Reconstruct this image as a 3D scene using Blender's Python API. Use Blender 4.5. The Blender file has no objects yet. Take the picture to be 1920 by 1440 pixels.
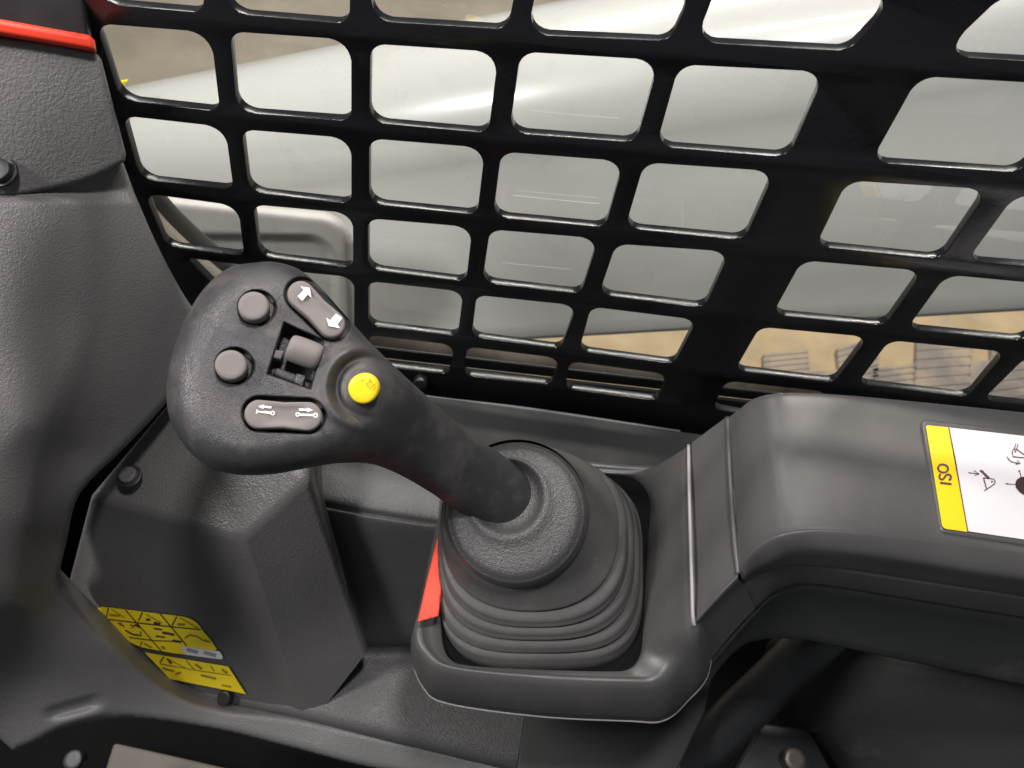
import bpy, bmesh, math, random
import numpy as np
from mathutils import Vector, Matrix
random.seed(4); rng = np.random.default_rng(4)
sc = bpy.context.scene
C = sc.collection

# ------------------------------------------------------------------ camera
F = 1400.0; CX, CY = 960.0, 720.0; CZ = 1.6          # photo: 1920x1440
def nrm(v): v = np.asarray(v, float); return v / np.linalg.norm(v)
Dn = nrm((-135, 1035, 1400))                          # world down, seen in camera axes (right, down, forward)
Xw = np.array((.99, .12, -.04)); Xw = nrm(Xw - Xw.dot(Dn) * Dn)
Zw = -Dn; Yw = np.cross(Zw, Xw)
W = np.array([Xw, Yw, Zw])                            # camera axes -> world
cam_d = bpy.data.cameras.new('camera'); cam = bpy.data.objects.new('camera', cam_d); C.objects.link(cam)
R3 = W @ np.diag([1, -1, -1])
cam.matrix_world = Matrix([[*R3[0], 0], [*R3[1], 0], [*R3[2], CZ], [0, 0, 0, 1]])
cam_d.sensor_width = 36; cam_d.lens = 36 * F / 1920; cam_d.clip_start = .01; cam_d.clip_end = 100
sc.camera = cam
cam_d.dof.use_dof = True; cam_d.dof.focus_distance = .43; cam_d.dof.aperture_fstop = 15
# ------------------------------------------------------------------ light
w = bpy.data.worlds.new('World'); sc.world = w; w.use_nodes = True
w.node_tree.nodes['Background'].inputs[0].default_value = (.86, .93, 1, 1)
w.node_tree.nodes['Background'].inputs[1].default_value = .20
def lamp(name, loc, target, power, sx, sy, col):
    l = bpy.data.lights.new(name, 'AREA'); l.shape = 'RECTANGLE'; l.size = sx; l.size_y = sy
    l.energy = power; l.color = col
    o = bpy.data.objects.new(name, l); C.objects.link(o); o.location = loc
    o.rotation_euler = (Vector(target) - Vector(loc)).to_track_quat('-Z', 'Y').to_euler()
    return o
lamp('cab_light', (-.80, -.05, 2.05), (-.02, .22, 1.1), 15, .26, .20, (1, .955, .94))
lamp('rear_light', (.08, .22, 2.28), (-.05, .2, 1.1), 9, .12, .10, (1, .95, .955))
lamp('workshop_tube', (.1, .15, 3.9), (.3, .9, .9), 43, 2.4, .12, (1, .91, .89))
lamp('workshop_tube', (.1, 2.8, 4.4), (.1, 2.6, 0), 260, 4.0, .3, (1, .92, .85))
sc.view_settings.view_transform = 'Standard'; sc.view_settings.look = 'None'
sc.view_settings.exposure = 0; sc.view_settings.gamma = 1

# ------------------------------------------------------------------ pixel helpers
O = np.array((0, 0, CZ))
def ray(px, py): return np.stack([(np.asarray(px, float) - CX) / F, (np.asarray(py, float) - CY) / F, np.ones_like(np.asarray(px, float))], -1)
def toworld(c): return np.asarray(c) @ W.T + O
def PD(px, py, d): return toworld(ray(px, py) * np.asarray(d)[..., None])
def dZ(px, py, z): return z / (ray(px, py) @ Zw)       # depth where the ray meets height z (relative to camera)
def dY(px, py, y): return y / (ray(px, py) @ Yw)
def PZ(px, py, z): return PD(px, py, dZ(px, py, z))
def PY(px, py, y): return PD(px, py, dY(px, py, y))
def plane_depth(c, n):                                  # camera space plane through c with normal n
    k = float(np.dot(c, n))
    return lambda px, py: k / (ray(px, py) @ np.asarray(n))
def camp(px, py, d): return ray(px, py) * d
# ------------------------------------------------------------------ objects
def tag(o, label=None, cat=None, group=None, kind=None):
    if label: o['label'] = label
    if cat: o['category'] = cat
    if group: o['group'] = group
    if kind: o['kind'] = kind
    return o
def empty(name, loc, label, cat, group=None):
    o = bpy.data.objects.new(name, None); C.objects.link(o); o.location = [float(a) for a in loc]; o.empty_display_size = .02
    bpy.context.view_layer.update()
    return tag(o, label, cat, group)
def obj(name, me, mat, parent=None, smooth=True):
    me.materials.clear(); me.materials.append(mat)
    if smooth:
        me.polygons.foreach_set('use_smooth', [True] * len(me.polygons))
    o = bpy.data.objects.new(name, me); C.objects.link(o)
    if parent:
        o.parent = parent; o.matrix_parent_inverse = wm(parent).inverted()
    return o
def wm(o):
    m = Matrix.LocRotScale(o.location, o.rotation_euler, o.scale)
    if o.parent: m = wm(o.parent) @ o.matrix_parent_inverse @ m
    return m
def mesh(v, f, name='m', recalc=True):
    me = bpy.data.meshes.new(name); me.from_pydata([tuple(map(float, a)) for a in v], [], [tuple(map(int, a)) for a in f])
    if recalc:
        bm = bmesh.new(); bm.from_mesh(me); bmesh.ops.recalc_face_normals(bm, faces=bm.faces); bm.to_mesh(me); bm.free()
    me.update(); return me
def wn(o):
    md_ = o.modifiers.new('wn', 'WEIGHTED_NORMAL'); md_.weight = 90; md_.keep_sharp = True; return o
def autosmooth(o, deg=35):
    me = o.data
    bm = bmesh.new(); bm.from_mesh(me)
    for e in bm.edges:
        e.smooth = not (len(e.link_faces) == 2 and e.calc_face_angle(0) > math.radians(deg))
    bm.to_mesh(me); bm.free(); return o
def bevelled(me, width, seg=3, ang=25):
    bm = bmesh.new(); bm.from_mesh(me)
    ed = [e for e in bm.edges if len(e.link_faces) == 2 and e.calc_face_angle(0) > math.radians(ang)]
    bmesh.ops.bevel(bm, geom=ed, offset=width, segments=seg, profile=.5, affect='EDGES', clamp_overlap=True)
    bm.to_mesh(me); bm.free(); return me
def cr(keys, n, closed=True):                            # Catmull-Rom resample by arc
    P = np.asarray(keys, float); m = len(P); out = []
    segs = m if closed else m - 1
    per = max(2, int(math.ceil(n / segs)))
    for i in range(segs):
        if closed: p0, p1, p2, p3 = P[(i - 1) % m], P[i], P[(i + 1) % m], P[(i + 2) % m]
        else: p0, p1, p2, p3 = P[max(i - 1, 0)], P[i], P[i + 1], P[min(i + 2, m - 1)]
        for k in range(per):
            t = k / per
            out.append(.5 * ((2 * p1) + (-p0 + p2) * t + (2 * p0 - 5 * p1 + 4 * p2 - p3) * t * t + (-p0 + 3 * p1 - 3 * p2 + p3) * t ** 3))
    if not closed: out.append(P[-1])
    return np.array(out)
def roundpoly(pts, r, n=6):                              # 2D polygon with rounded corners
    P = [np.asarray(p, float) for p in pts]; out = []; m = len(P)
    for i in range(m):
        a, b, c = P[i - 1], P[i], P[(i + 1) % m]
        u, v = nrm(a - b), nrm(c - b)
        ang = math.acos(max(-1, min(1, u.dot(v)))); rr = r[i] if hasattr(r, '__len__') else r
        tl = min(rr / math.tan(ang / 2), .48 * np.linalg.norm(a - b), .48 * np.linalg.norm(c - b))
        p0, p1 = b + u * tl, b + v * tl
        for k in range(n + 1):
            t = k / n; out.append((1 - t) ** 2 * p0 + 2 * t * (1 - t) * (b * .75 + .25 * .5 * (p0 + p1)) + t * t * p1)
    return np.array(out)
def loft(rings, closed=True, cap0=False, cap1=False):
    n = len(rings[0]); v = [p for r in rings for p in r]; f = []
    for i in range(len(rings) - 1):
        for j in range(n if closed else n - 1):
            k = (j + 1) % n
            f.append((i * n + j, i * n + k, (i + 1) * n + k, (i + 1) * n + j))
    if cap0: f.append(tuple(range(n)))
    if cap1: f.append(tuple((len(rings) - 1) * n + j for j in range(n)))
    return mesh(v, f)
def sdf(px, py, poly):                                   # signed distance (negative inside), image px
    A = poly; B = np.roll(poly, -1, 0); sh = px.shape; p = np.stack([px.ravel(), py.ravel()], -1)
    best = np.full(len(p), 1e9); near = np.zeros_like(p); ins = np.zeros(len(p), bool)
    for a, b in zip(A, B):
        e = b - a; L = e.dot(e)
        if L < 1e-9: continue
        t = np.clip((p - a) @ e / L, 0, 1); q = a + t[:, None] * e; d = np.hypot(*(p - q).T)
        m = d < best; best[m] = d[m]; near[m] = q[m]
        c = ((a[1] > p[:, 1]) != (b[1] > p[:, 1]))
        with np.errstate(divide='ignore', invalid='ignore'):
            xi = (b[0] - a[0]) * (p[:, 1] - a[1]) / (b[1] - a[1]) + a[0]
        ins ^= c & (p[:, 0] < xi)
    return np.where(ins, -best, best).reshape(sh), near.reshape(sh + (2,))
def relief(outline, front, step=3, back=None, rim=None, prof=None, depth_extra=None):
    """Solid body whose front silhouette is `outline` (photo px) and whose skin lies at depth front(px,py,d)
    (d = px distance to the outline). Back: function, or the rim swept by the world vector `rim`."""
    prof = outline if prof is None else prof
    x0, y0 = outline.min(0) - step * 2; x1, y1 = outline.max(0) + step * 2
    gx, gy = np.meshgrid(np.arange(x0, x1, step), np.arange(y0, y1, step))
    s, near = sdf(gx, gy, outline)
    inside = s < -step * .35
    cell = inside[:-1, :-1] | inside[1:, :-1] | inside[:-1, 1:] | inside[1:, 1:]
    use = np.zeros_like(inside); use[:-1, :-1] |= cell; use[1:, :-1] |= cell; use[:-1, 1:] |= cell; use[1:, 1:] |= cell
    X = np.where(inside, gx, near[..., 0]); Y = np.where(inside, gy, near[..., 1])
    if prof is outline: d = np.where(inside, -s, 0)
    else: d = np.maximum(-sdf(X, Y, prof)[0], 0)
    idx = -np.ones(inside.shape, int); idx[use] = np.arange(use.sum())
    px, py, dd = X[use], Y[use], d[use]
    V = PD(px, py, front(px, py, dd)); faces = []
    I, J = np.nonzero(cell)
    q = np.stack([idx[I, J], idx[I + 1, J], idx[I + 1, J + 1], idx[I, J + 1]], -1)
    faces = [tuple(a) for a in q]
    n = len(V); vl = [tuple(a) for a in V]
    from collections import Counter
    ed = Counter()
    for a in faces:
        for k in range(4): ed[(a[k], a[(k + 1) % 4])] += 1
    bd = [e for e in ed if (e[1], e[0]) not in ed]
    if back is not None:
        Vb = PD(px, py, back(px, py, dd)); edge = set(i for e in bd for i in e)
        mp = {}
        for i in range(n):
            mp[i] = len(vl); vl.append(tuple(Vb[i]))
        fb = [tuple(mp[i] for i in reversed(a)) for a in faces]
        faces += fb
        faces += [(a, b, mp[b], mp[a])[::-1] for a, b in bd]
    elif rim is not None:
        mp = {}
        for a, b in bd:
            for i in (a, b):
                if i not in mp: mp[i] = len(vl); vl.append(tuple(V[i] + np.asarray(rim)))
        faces += [(a, b, mp[b], mp[a])[::-1] for a, b in bd]
    me = mesh(vl, faces)
    bm = bmesh.new(); bm.from_mesh(me); bmesh.ops.remove_doubles(bm, verts=bm.verts, dist=2e-5)
    bmesh.ops.dissolve_degenerate(bm, dist=1e-6, edges=bm.edges); bmesh.ops.recalc_face_normals(bm, faces=bm.faces)
    bm.to_mesh(me); bm.free(); return me
def rbf(ctrl, lam=1e-4):                                           # thin-plate through (px,py,depth)
    Pc = np.array([c[:2] for c in ctrl], float) / 500; v = np.array([1 / c[2] for c in ctrl])
    def U(r): return np.where(r > 1e-9, r * r * np.log(np.maximum(r, 1e-9)), 0)
    n = len(Pc); K = U(np.linalg.norm(Pc[:, None] - Pc[None], axis=-1)) + lam * np.eye(n); Q = np.hstack([np.ones((n, 1)), Pc])
    A = np.block([[K, Q], [Q.T, np.zeros((3, 3))]]); wv = np.linalg.solve(A, np.concatenate([v, np.zeros(3)]))
    def f(px, py):
        p = np.stack([np.asarray(px, float), np.asarray(py, float)], -1) / 500
        r = np.linalg.norm(p[..., None, :] - Pc, axis=-1)
        return 1 / (U(r) @ wv[:n] + wv[n] + p @ wv[n + 1:])
    return f
def round_in(d, R, T): return T * np.sqrt(np.clip(1 - (1 - np.clip(d / R, 0, 1)) ** 2, 0, 1))
def sst(x, a, b): t = np.clip((x - a) / (b - a), 0, 1); return t * t * (3 - 2 * t)
def patch(pts, surf, lift=.0006, thick=0.0, n_sub=0):    # filled px polygon laid on surface depth fn
    pts = np.asarray(pts, float)
    P = PD(pts[:, 0], pts[:, 1], surf(pts[:, 0], pts[:, 1]) - lift)
    n = len(P)
    bm = bmesh.new(); vs = [bm.verts.new(p) for p in P]; bm.faces.new(vs)
    bmesh.ops.triangulate(bm, faces=bm.faces)
    me = bpy.data.meshes.new('p'); bm.to_mesh(me); bm.free()
    me2 = me
    # face the camera
    bm = bmesh.new(); bm.from_mesh(me2)
    for f in bm.faces:
        if f.normal.dot(Vector(O) - f.calc_center_median()) < 0: f.normal_flip()
    bm.to_mesh(me2); bm.free(); return me2
def merge(ms):
    bm = bmesh.new()
    for m in ms: bm.from_mesh(m)
    me = bpy.data.meshes.new('j'); bm.to_mesh(me); bm.free(); return me
def stroke(pts, wd, surf, lift=.0008, closed=False):     # ribbon along px polyline
    P = np.asarray(pts, float); n = len(P); L = []; Rr = []
    for i in range(n):
        a = P[(i - 1) % n] if (closed or i > 0) else P[i]; b = P[(i + 1) % n] if (closed or i < n - 1) else P[i]
        t = nrm(b - a); nn = np.array((-t[1], t[0])) * wd / 2
        L.append(P[i] + nn); Rr.append(P[i] - nn)
    A = np.array(L); B = np.array(Rr)
    VA = PD(A[:, 0], A[:, 1], surf(A[:, 0], A[:, 1]) - lift); VB = PD(B[:, 0], B[:, 1], surf(B[:, 0], B[:, 1]) - lift)
    v = list(VA) + list(VB); f = []
    for i in range(n if closed else n - 1):
        j = (i + 1) % n; f.append((i, j, n + j, n + i))
    me = mesh(v, f, recalc=False)
    bm = bmesh.new(); bm.from_mesh(me)
    for ff in bm.faces:
        if ff.normal.dot(Vector(O) - ff.calc_center_median()) < 0: ff.normal_flip()
    bm.to_mesh(me); bm.free(); return me
def arc(cx, cy, rx, ry, a0, a1, n=12):
    return [(cx + rx * math.cos(math.radians(a0 + (a1 - a0) * k / n)), cy + ry * math.sin(math.radians(a0 + (a1 - a0) * k / n))) for k in range(n + 1)]
def tube(path, r, seg=16, caps=True):
    P = [Vector(p) for p in path]; rings = []
    up = Vector((0.13, .2, 1)).normalized()
    for i, p in enumerate(P):
        t = (P[min(i + 1, len(P) - 1)] - P[max(i - 1, 0)]).normalized()
        a = t.cross(up).normalized(); b = t.cross(a).normalized(); rr = r[i] if hasattr(r, '__len__') else r
        rings.append([p + (a * math.cos(2 * math.pi * k / seg) + b * math.sin(2 * math.pi * k / seg)) * rr for k in range(seg)])
    return loft(rings, True, caps, caps)
def prism(base, vec):                                    # 3D polygon swept by vec, closed
    b = [np.asarray(p, float) for p in base]; n = len(b); v = b + [p + np.asarray(vec) for p in b]
    f = [tuple(range(n)), tuple(range(2 * n - 1, n - 1, -1))] + [(i, (i + 1) % n, n + (i + 1) % n, n + i) for i in range(n)]
    return mesh(v, f)
def disc(c, n, r, h, seg=28, bev=.15, dome=0.0):         # round cap standing on c along n
    n = Vector(n).normalized(); a = n.orthogonal().normalized(); b = n.cross(a); c = Vector(c); rings = []
    for rr, hh in ((1, -.3), (1, 1 - bev * 1.2), (1 - bev * .3, 1 - bev * .35), (1 - bev, 1), (.5, 1 + dome), (.02, 1 + dome * 1.3)):
        rings.append([c + n * h * hh + (a * math.cos(2 * math.pi * k / seg) + b * math.sin(2 * math.pi * k / seg)) * r * rr for k in range(seg)])
    return loft(rings, True, False, True)
# ------------------------------------------------------------------ materials
def mat(name, col, rough=.5, spec=.5, grain=0, gs=500, gtype='noise', metal=0, coat=0, var=.12, vs=9, dust=0, rvar=.08, dirt=None):
    m = bpy.data.materials.new(name); m.use_nodes = True; nt = m.node_tree; N = nt.nodes; L = nt.links
    b = N['Principled BSDF']; b.inputs['Roughness'].default_value = rough; b.inputs['Metallic'].default_value = metal
    b.inputs['Specular IOR Level'].default_value = spec; b.inputs['Coat Weight'].default_value = coat; b.inputs['Coat Roughness'].default_value = .08
    tc = N.new('ShaderNodeTexCoord')
    def noise(s, d=4, r=.55):
        n = N.new('ShaderNodeTexNoise'); n.inputs['Scale'].default_value = s; n.inputs['Detail'].default_value = d; n.inputs['Roughness'].default_value = r
        L.new(tc.outputs['Object'], n.inputs['Vector']); return n
    n1 = noise(vs); mr = N.new('ShaderNodeMapRange'); mr.inputs['To Min'].default_value = 1 - var; mr.inputs['To Max'].default_value = 1 + var
    mr.inputs['From Min'].default_value = .3; mr.inputs['From Max'].default_value = .7; L.new(n1.outputs['Fac'], mr.inputs['Value'])
    mul = N.new('ShaderNodeVectorMath'); mul.operation = 'SCALE'; mul.inputs[0].default_value = col; L.new(mr.outputs[0], mul.inputs['Scale'])
    last = mul.outputs[0]
    if dust:
        nd = noise(1500, 2, .5); cr_ = N.new('ShaderNodeMapRange'); cr_.inputs['From Min'].default_value = .70; cr_.inputs['From Max'].default_value = .76
        L.new(nd.outputs['Fac'], cr_.inputs['Value']); mx = N.new('ShaderNodeMix'); mx.data_type = 'RGBA'
        md = N.new('ShaderNodeMath'); md.operation = 'MULTIPLY'; md.inputs[1].default_value = dust; L.new(cr_.outputs[0], md.inputs[0])
        L.new(md.outputs[0], mx.inputs['Factor']); L.new(last, mx.inputs['A']); mx.inputs['B'].default_value = (.45, .40, .36, 1); last = mx.outputs['Result']
    if dirt:
        col2, sc2, lo, hi, amt = dirt
        nd = noise(sc2, 7, .65); cr_ = N.new('ShaderNodeMapRange'); cr_.inputs['From Min'].default_value = lo; cr_.inputs['From Max'].default_value = hi; cr_.inputs['To Max'].default_value = amt
        L.new(nd.outputs['Fac'], cr_.inputs['Value']); mx = N.new('ShaderNodeMix'); mx.data_type = 'RGBA'
        L.new(cr_.outputs[0], mx.inputs['Factor']); L.new(last, mx.inputs['A']); mx.inputs['B'].default_value = (*col2, 1); last = mx.outputs['Result']
    L.new(last, b.inputs['Base Color'])
    n2 = noise(vs * 3.3, 5); r2 = N.new('ShaderNodeMapRange'); r2.inputs['To Min'].default_value = max(rough - rvar, 0); r2.inputs['To Max'].default_value = min(1, rough + rvar)
    r2.inputs['From Min'].default_value = .3; r2.inputs['From Max'].default_value = .7
    L.new(n2.outputs['Fac'], r2.inputs['Value']); L.new(r2.outputs[0], b.inputs['Roughness'])
    if grain:
        bp = N.new('ShaderNodeBump'); bp.inputs['Strength'].default_value = grain; bp.inputs['Distance'].default_value = .0006
        if gtype == 'leather':
            v = N.new('ShaderNodeTexVoronoi'); v.feature = 'SMOOTH_F1'; v.inputs['Scale'].default_value = gs; v.inputs['Smoothness'].default_value = .4
            nz = noise(gs * .35, 3); ad = N.new('ShaderNodeMixRGB'); ad.inputs[0].default_value = .006
            L.new(tc.outputs['Object'], ad.inputs[1]); L.new(nz.outputs['Color'], ad.inputs[2]); L.new(ad.outputs[0], v.inputs['Vector'])
            L.new(v.outputs['Distance'], bp.inputs['Height'])
        else:
            g = noise(gs, 3, .6); L.new(g.outputs['Fac'], bp.inputs['Height'])
        L.new(bp.outputs[0], b.inputs['Normal'])
    return m
M = {}
M['soft'] = mat('grey leather grain trim', (.125, .120, .117), .50, .5, .5, 620, 'leather')
M['trim'] = mat('dark grey moulded trim', (.064, .063, .062), .48, .5, .45, 760, 'leather', dust=.25)
M['panel'] = mat('grey moulded side panel', (.125, .120, .118), .46, .5, .45, 760, 'leather', dust=.2, var=.06)
M['box'] = mat('grained box plastic', (.100, .095, .093), .42, .55, .5, 700, 'leather', dust=.3)
M['grip'] = mat('black grained grip', (.032, .032, .034), .40, .5, .34, 1250, 'leather', dirt=((.13, .11, .10), 45, .48, .75, .55), rvar=.12)
M['collar'] = mat('shiny worn rubber collar', (.052, .050, .050), .42, .6, .6, 850, 'leather')
M['boot'] = mat('matt rubber bellows', (.060, .058, .057), .6, .4, .25, 300, dust=.7, var=.12, dirt=((.13, .12, .105), 22, .48, .8, .45))
M['tray'] = mat('smooth dark console plastic', (.060, .058, .057), .42, .5, .10, 1500, dust=.5, rvar=.1, dirt=((.11, .10, .09), 16, .5, .8, .4))
M['arm'] = mat('satin charcoal armrest plastic', (.074, .071, .070), .38, .5, .10, 1600, rvar=.09, dust=.3, dirt=((.12, .11, .10), 9, .52, .8, .35))
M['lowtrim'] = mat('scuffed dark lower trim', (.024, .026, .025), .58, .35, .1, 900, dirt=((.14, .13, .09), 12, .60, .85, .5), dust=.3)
M['edge'] = mat('pale moulding edge', (.24, .235, .23), .5)
M['lightedge'] = mat('lit edge and print grey', (.30, .29, .29), .5)
M['button'] = mat('warm grey button rubber', (.155, .140, .135), .62, .3, .06, 1500, var=.05)
M['yellow'] = mat('yellow plastic', (.78, .60, .015), .42, .5, var=.05, rvar=.04)
M['ylabel'] = mat('yellow label film', (.90, .70, .02), .4, .4, var=.08, vs=30, dirt=((.45, .35, .05), 70, .6, .8, .4))
M['white'] = mat('white label film', (.72, .70, .71), .32, .5, var=.02)
M['mark'] = mat('white printed mark', (.78, .77, .72), .6, .3, var=.02)
M['ink'] = mat('dark printed ink', (.05, .03, .03), .5, .3, var=.02)
M['redink'] = mat('red printed ink', (.4, .05, .02), .5, .3, var=.02)
M['inkfade'] = mat('faded print', (.28, .21, .03), .5, .3, var=.2, vs=60)
M['purple'] = mat('plum printed outline', (.12, .05, .07), .5, .3, var=.02)
M['red'] = mat('red orange plastic', (.75, .045, .015), .45, .5, var=.05)
M['black'] = mat('black plastic', (.012, .012, .013), .4, .5, .1, 900)
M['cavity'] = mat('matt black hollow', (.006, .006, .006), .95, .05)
M['ledge'] = mat('dull black ledge shade', (.013, .014, .0135), .6, .3, .2, 800, 'leather')  # shade on the ledge put into a near-black base colour
M['guard'] = mat('gloss black powder coat', (.006, .006, .007), .22, .45, .22, 160, rvar=.08)
M['rubber'] = mat('window rubber', (.045, .042, .038), .6, .4, .2, 300, dirt=((.25, .22, .16), 30, .5, .75, .6))
M['paint'] = mat('pale grey loader paint', (.49, .485, .455), .30, .5, .10, 90, coat=.6, var=.04, vs=3, dirt=((.30, .27, .22), 22, .58, .85, .35))
M['cast'] = mat('pale textured engine cover', (.46, .435, .405), .55, .4, .8, 60, var=.05, dirt=((.35, .32, .28), 25, .5, .8, .5))
M['sill'] = mat('dusty pale sill', (.55, .46, .38), .7, .3, .4, 200, dirt=((.12, .1, .09), 30, .5, .7, .6))
M['floor'] = mat('workshop concrete', (.30, .26, .205), .6, .4, .4, 12, var=.16, vs=2.2, dirt=((.42, .37, .29), 5, .5, .75, .5))
M['mud'] = mat('dry tan mud', (.50, .385, .235), .85, .2, 1.0, 30, var=.15, vs=8, dirt=((.45, .38, .30), 12, .5, .7, .6))
M['track'] = mat('dusty grey track rubber', (.30, .265, .24), .8, .3, .8, 30, var=.2, dirt=((.50, .39, .26), 9, .45, .68, .7))
M['steel'] = mat('zinc bolt', (.12, .11, .10), .5, .5, metal=.9)
M['mat'] = mat('pale floor mat', (.12, .11, .095), .6, .4, .5, 90)
M['tubem'] = mat('black painted tube', (.015, .016, .017), .45, .5, .25, 200, dust=.6)
g = bpy.data.materials.new('window glass'); g.use_nodes = True; nt = g.node_tree; nt.nodes.clear()
o_ = nt.nodes.new('ShaderNodeOutputMaterial'); mx = nt.nodes.new('ShaderNodeMixShader'); tr = nt.nodes.new('ShaderNodeBsdfTransparent'); gl = nt.nodes.new('ShaderNodeBsdfGlossy'); gy_ = nt.nodes.new('ShaderNodeNewGeometry'); dt = nt.nodes.new('ShaderNodeVectorMath'); dt.operation = 'DOT_PRODUCT'; fr = nt.nodes.new('ShaderNodeMath'); fr.operation = 'MULTIPLY_ADD'; ab = nt.nodes.new('ShaderNodeMath'); ab.operation = 'ABSOLUTE'; om = nt.nodes.new('ShaderNodeMath'); om.operation = 'SUBTRACT'; om.inputs[0].default_value = 1; pw = nt.nodes.new('ShaderNodeMath'); pw.operation = 'POWER'; pw.inputs[1].default_value = 5
tr.inputs[0].default_value = (.90, .935, .92, 1); gl.inputs['Roughness'].default_value = .015; fr.inputs[1].default_value = .9; fr.inputs[2].default_value = .11
nt.links.new(gy_.outputs['Incoming'], dt.inputs[0]); nt.links.new(gy_.outputs['Normal'], dt.inputs[1]); nt.links.new(dt.outputs['Value'], ab.inputs[0]); nt.links.new(ab.outputs[0], om.inputs[1]); nt.links.new(om.outputs[0], pw.inputs[0]); nt.links.new(pw.outputs[0], fr.inputs[0])
nt.links.new(fr.outputs[0], mx.inputs[0]); nt.links.new(tr.outputs[0], mx.inputs[1]); nt.links.new(gl.outputs[0], mx.inputs[2]); nt.links.new(mx.outputs[0], o_.inputs[0])
M['glass'] = g
t_ = bpy.data.materials.new('light catching scratch'); t_.use_nodes = True; nt = t_.node_tree; nt.nodes.clear()
o_ = nt.nodes.new('ShaderNodeOutputMaterial'); tl_ = nt.nodes.new('ShaderNodeBsdfTranslucent'); tl_.inputs[0].default_value = (.95, .95, .93, 1); ts_ = nt.nodes.new('ShaderNodeBsdfTransparent'); m_ = nt.nodes.new('ShaderNodeMixShader')
nt.links.new(ts_.outputs[0], m_.inputs[1]); nt.links.new(tl_.outputs[0], m_.inputs[2]); nt.links.new(m_.outputs[0], o_.inputs[0]); M['scratch'] = t_

# ================================================================== OUTSIDE
LG = .372                                               # guard plane (m in front of the camera, along Yw)
def quad(z, x0, x1, y0, y1): return mesh([(x0, y0, z), (x1, y0, z), (x1, y1, z), (x0, y1, z)], [(0, 1, 2, 3)])
tag(obj('ground', quad(0, -14, 14, LG + .25, 26), M['floor'], smooth=False), kind='structure')
md = [PZ(x, y, -CZ) for x, y in cr([(1000, 560), (1300, 540), (1700, 520), (2150, 500), (2300, 700), (2100, 900), (1500, 880), (1050, 820), (980, 680)], 70)]
bm = bmesh.new(); bm.faces.new([bm.verts.new(p + np.array((0, 0, .006))) for p in md]); bmesh.ops.triangulate(bm, faces=bm.faces)
me = bpy.data.meshes.new('mud'); bm.to_mesh(me); bm.free()
tag(obj('dried_mud', me, M['mud'], smooth=False), kind='structure')

# loader arm: a box beam with a rolled top edge
arm = empty('loader_arm', PY(960, 350, LG + .30), 'large pale grey painted loader arm with rolled upper edge outside the side window', 'loader arm')
YA = LG + .33
RA = .115
tl, tr_ = PY(206, 169, YA + RA * 1.53), PY(1150, -18, YA + RA * 1.53)
tl = tl + np.array((0, -RA * 1.53, RA * .15)); tr_ = tr_ + np.array((0, -RA * 1.53, RA * .15))
dirT = (tr_ - tl) / np.linalg.norm(tr_ - tl)
bl, br = PY(1090, 643, YA - .09), PY(1920, 597, YA - .09)
dirB = (br - bl) / np.linalg.norm(br - bl)
rings = []
for k, s in enumerate(np.linspace(-.0, 2.3, 40)):
    top = tl + dirT * s
    tpar = (top[0] - bl[0]) / dirB[0]; bot = bl + dirB * tpar
    R = RA; ring = []
    back = np.array((0, 1, 0)) * .30
    # outer face slightly bulged
    ring.append(bot + back); ring.append(bot + back * .5)
    for a in np.linspace(0, 90, 5):
        ring.append(bot + np.array((0, .02 - .02 * math.sin(math.radians(a)), .02 - .02 * math.cos(math.radians(a)))))
    H = top[2] - bot[2]
    for t in np.linspace(.15, .8, 6): ring.append(np.array((top[0], YA - .09 + .09 * t ** 1.15, bot[2] + (H - R) * t)))
    for a in np.linspace(0, 160, 22):
        aa = math.radians(a)
        ring.append(np.array((top[0], YA + R - R * math.cos(aa), top[2] - R + R * math.sin(aa))))
    ring.append(top + np.array((0, .2, -.25)))
    rings.append(ring)
# rounded nose on the left end
nose = [np.array(r) for r in rings[0]]; c0 = np.mean(nose, 0)
for k, (sx, sc_) in enumerate(((-.03, .97), (-.05, .9), (-.06, .75), (-.062, .4))):
    0 and rings.insert(0, [c0 + (p - c0) * np.array((1, sc_, sc_)) + np.array((sx, 0, 0)) for p in nose])
obj('beam', loft(rings, True, True, True), M['paint'], arm)
stk = [PY(x, y, YA + .06) for x, y in ((200, 158), (238, 152), (224, 172), (208, 176))]
obj('warning_sticker', prism(stk, np.array((0, .004, 0))), M['ylabel'], arm, False)
# engine cover with raised field
YC = LG + .17
cover = relief(roundpoly([(120, 345), (660, 402), (672, 700), (120, 700)], [10, 60, 30, 10]),
    lambda px, py, d: dY(px, py, YC) + .03 - round_in(d, 22, .03) + .016 * sst(-sdf(px, py, roundpoly([(40, 432), (632, 438), (645, 760), (40, 760)], [10, 55, 10, 10]))[0], 0, 16), 4,
    rim=W @ np.array((-.2, .1, 1)) * .05)
tag(obj('side_cover', cover, M['cast']), 'pale textured side cover with rounded sunken field outside lower left of window', 'machine cover')

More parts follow.
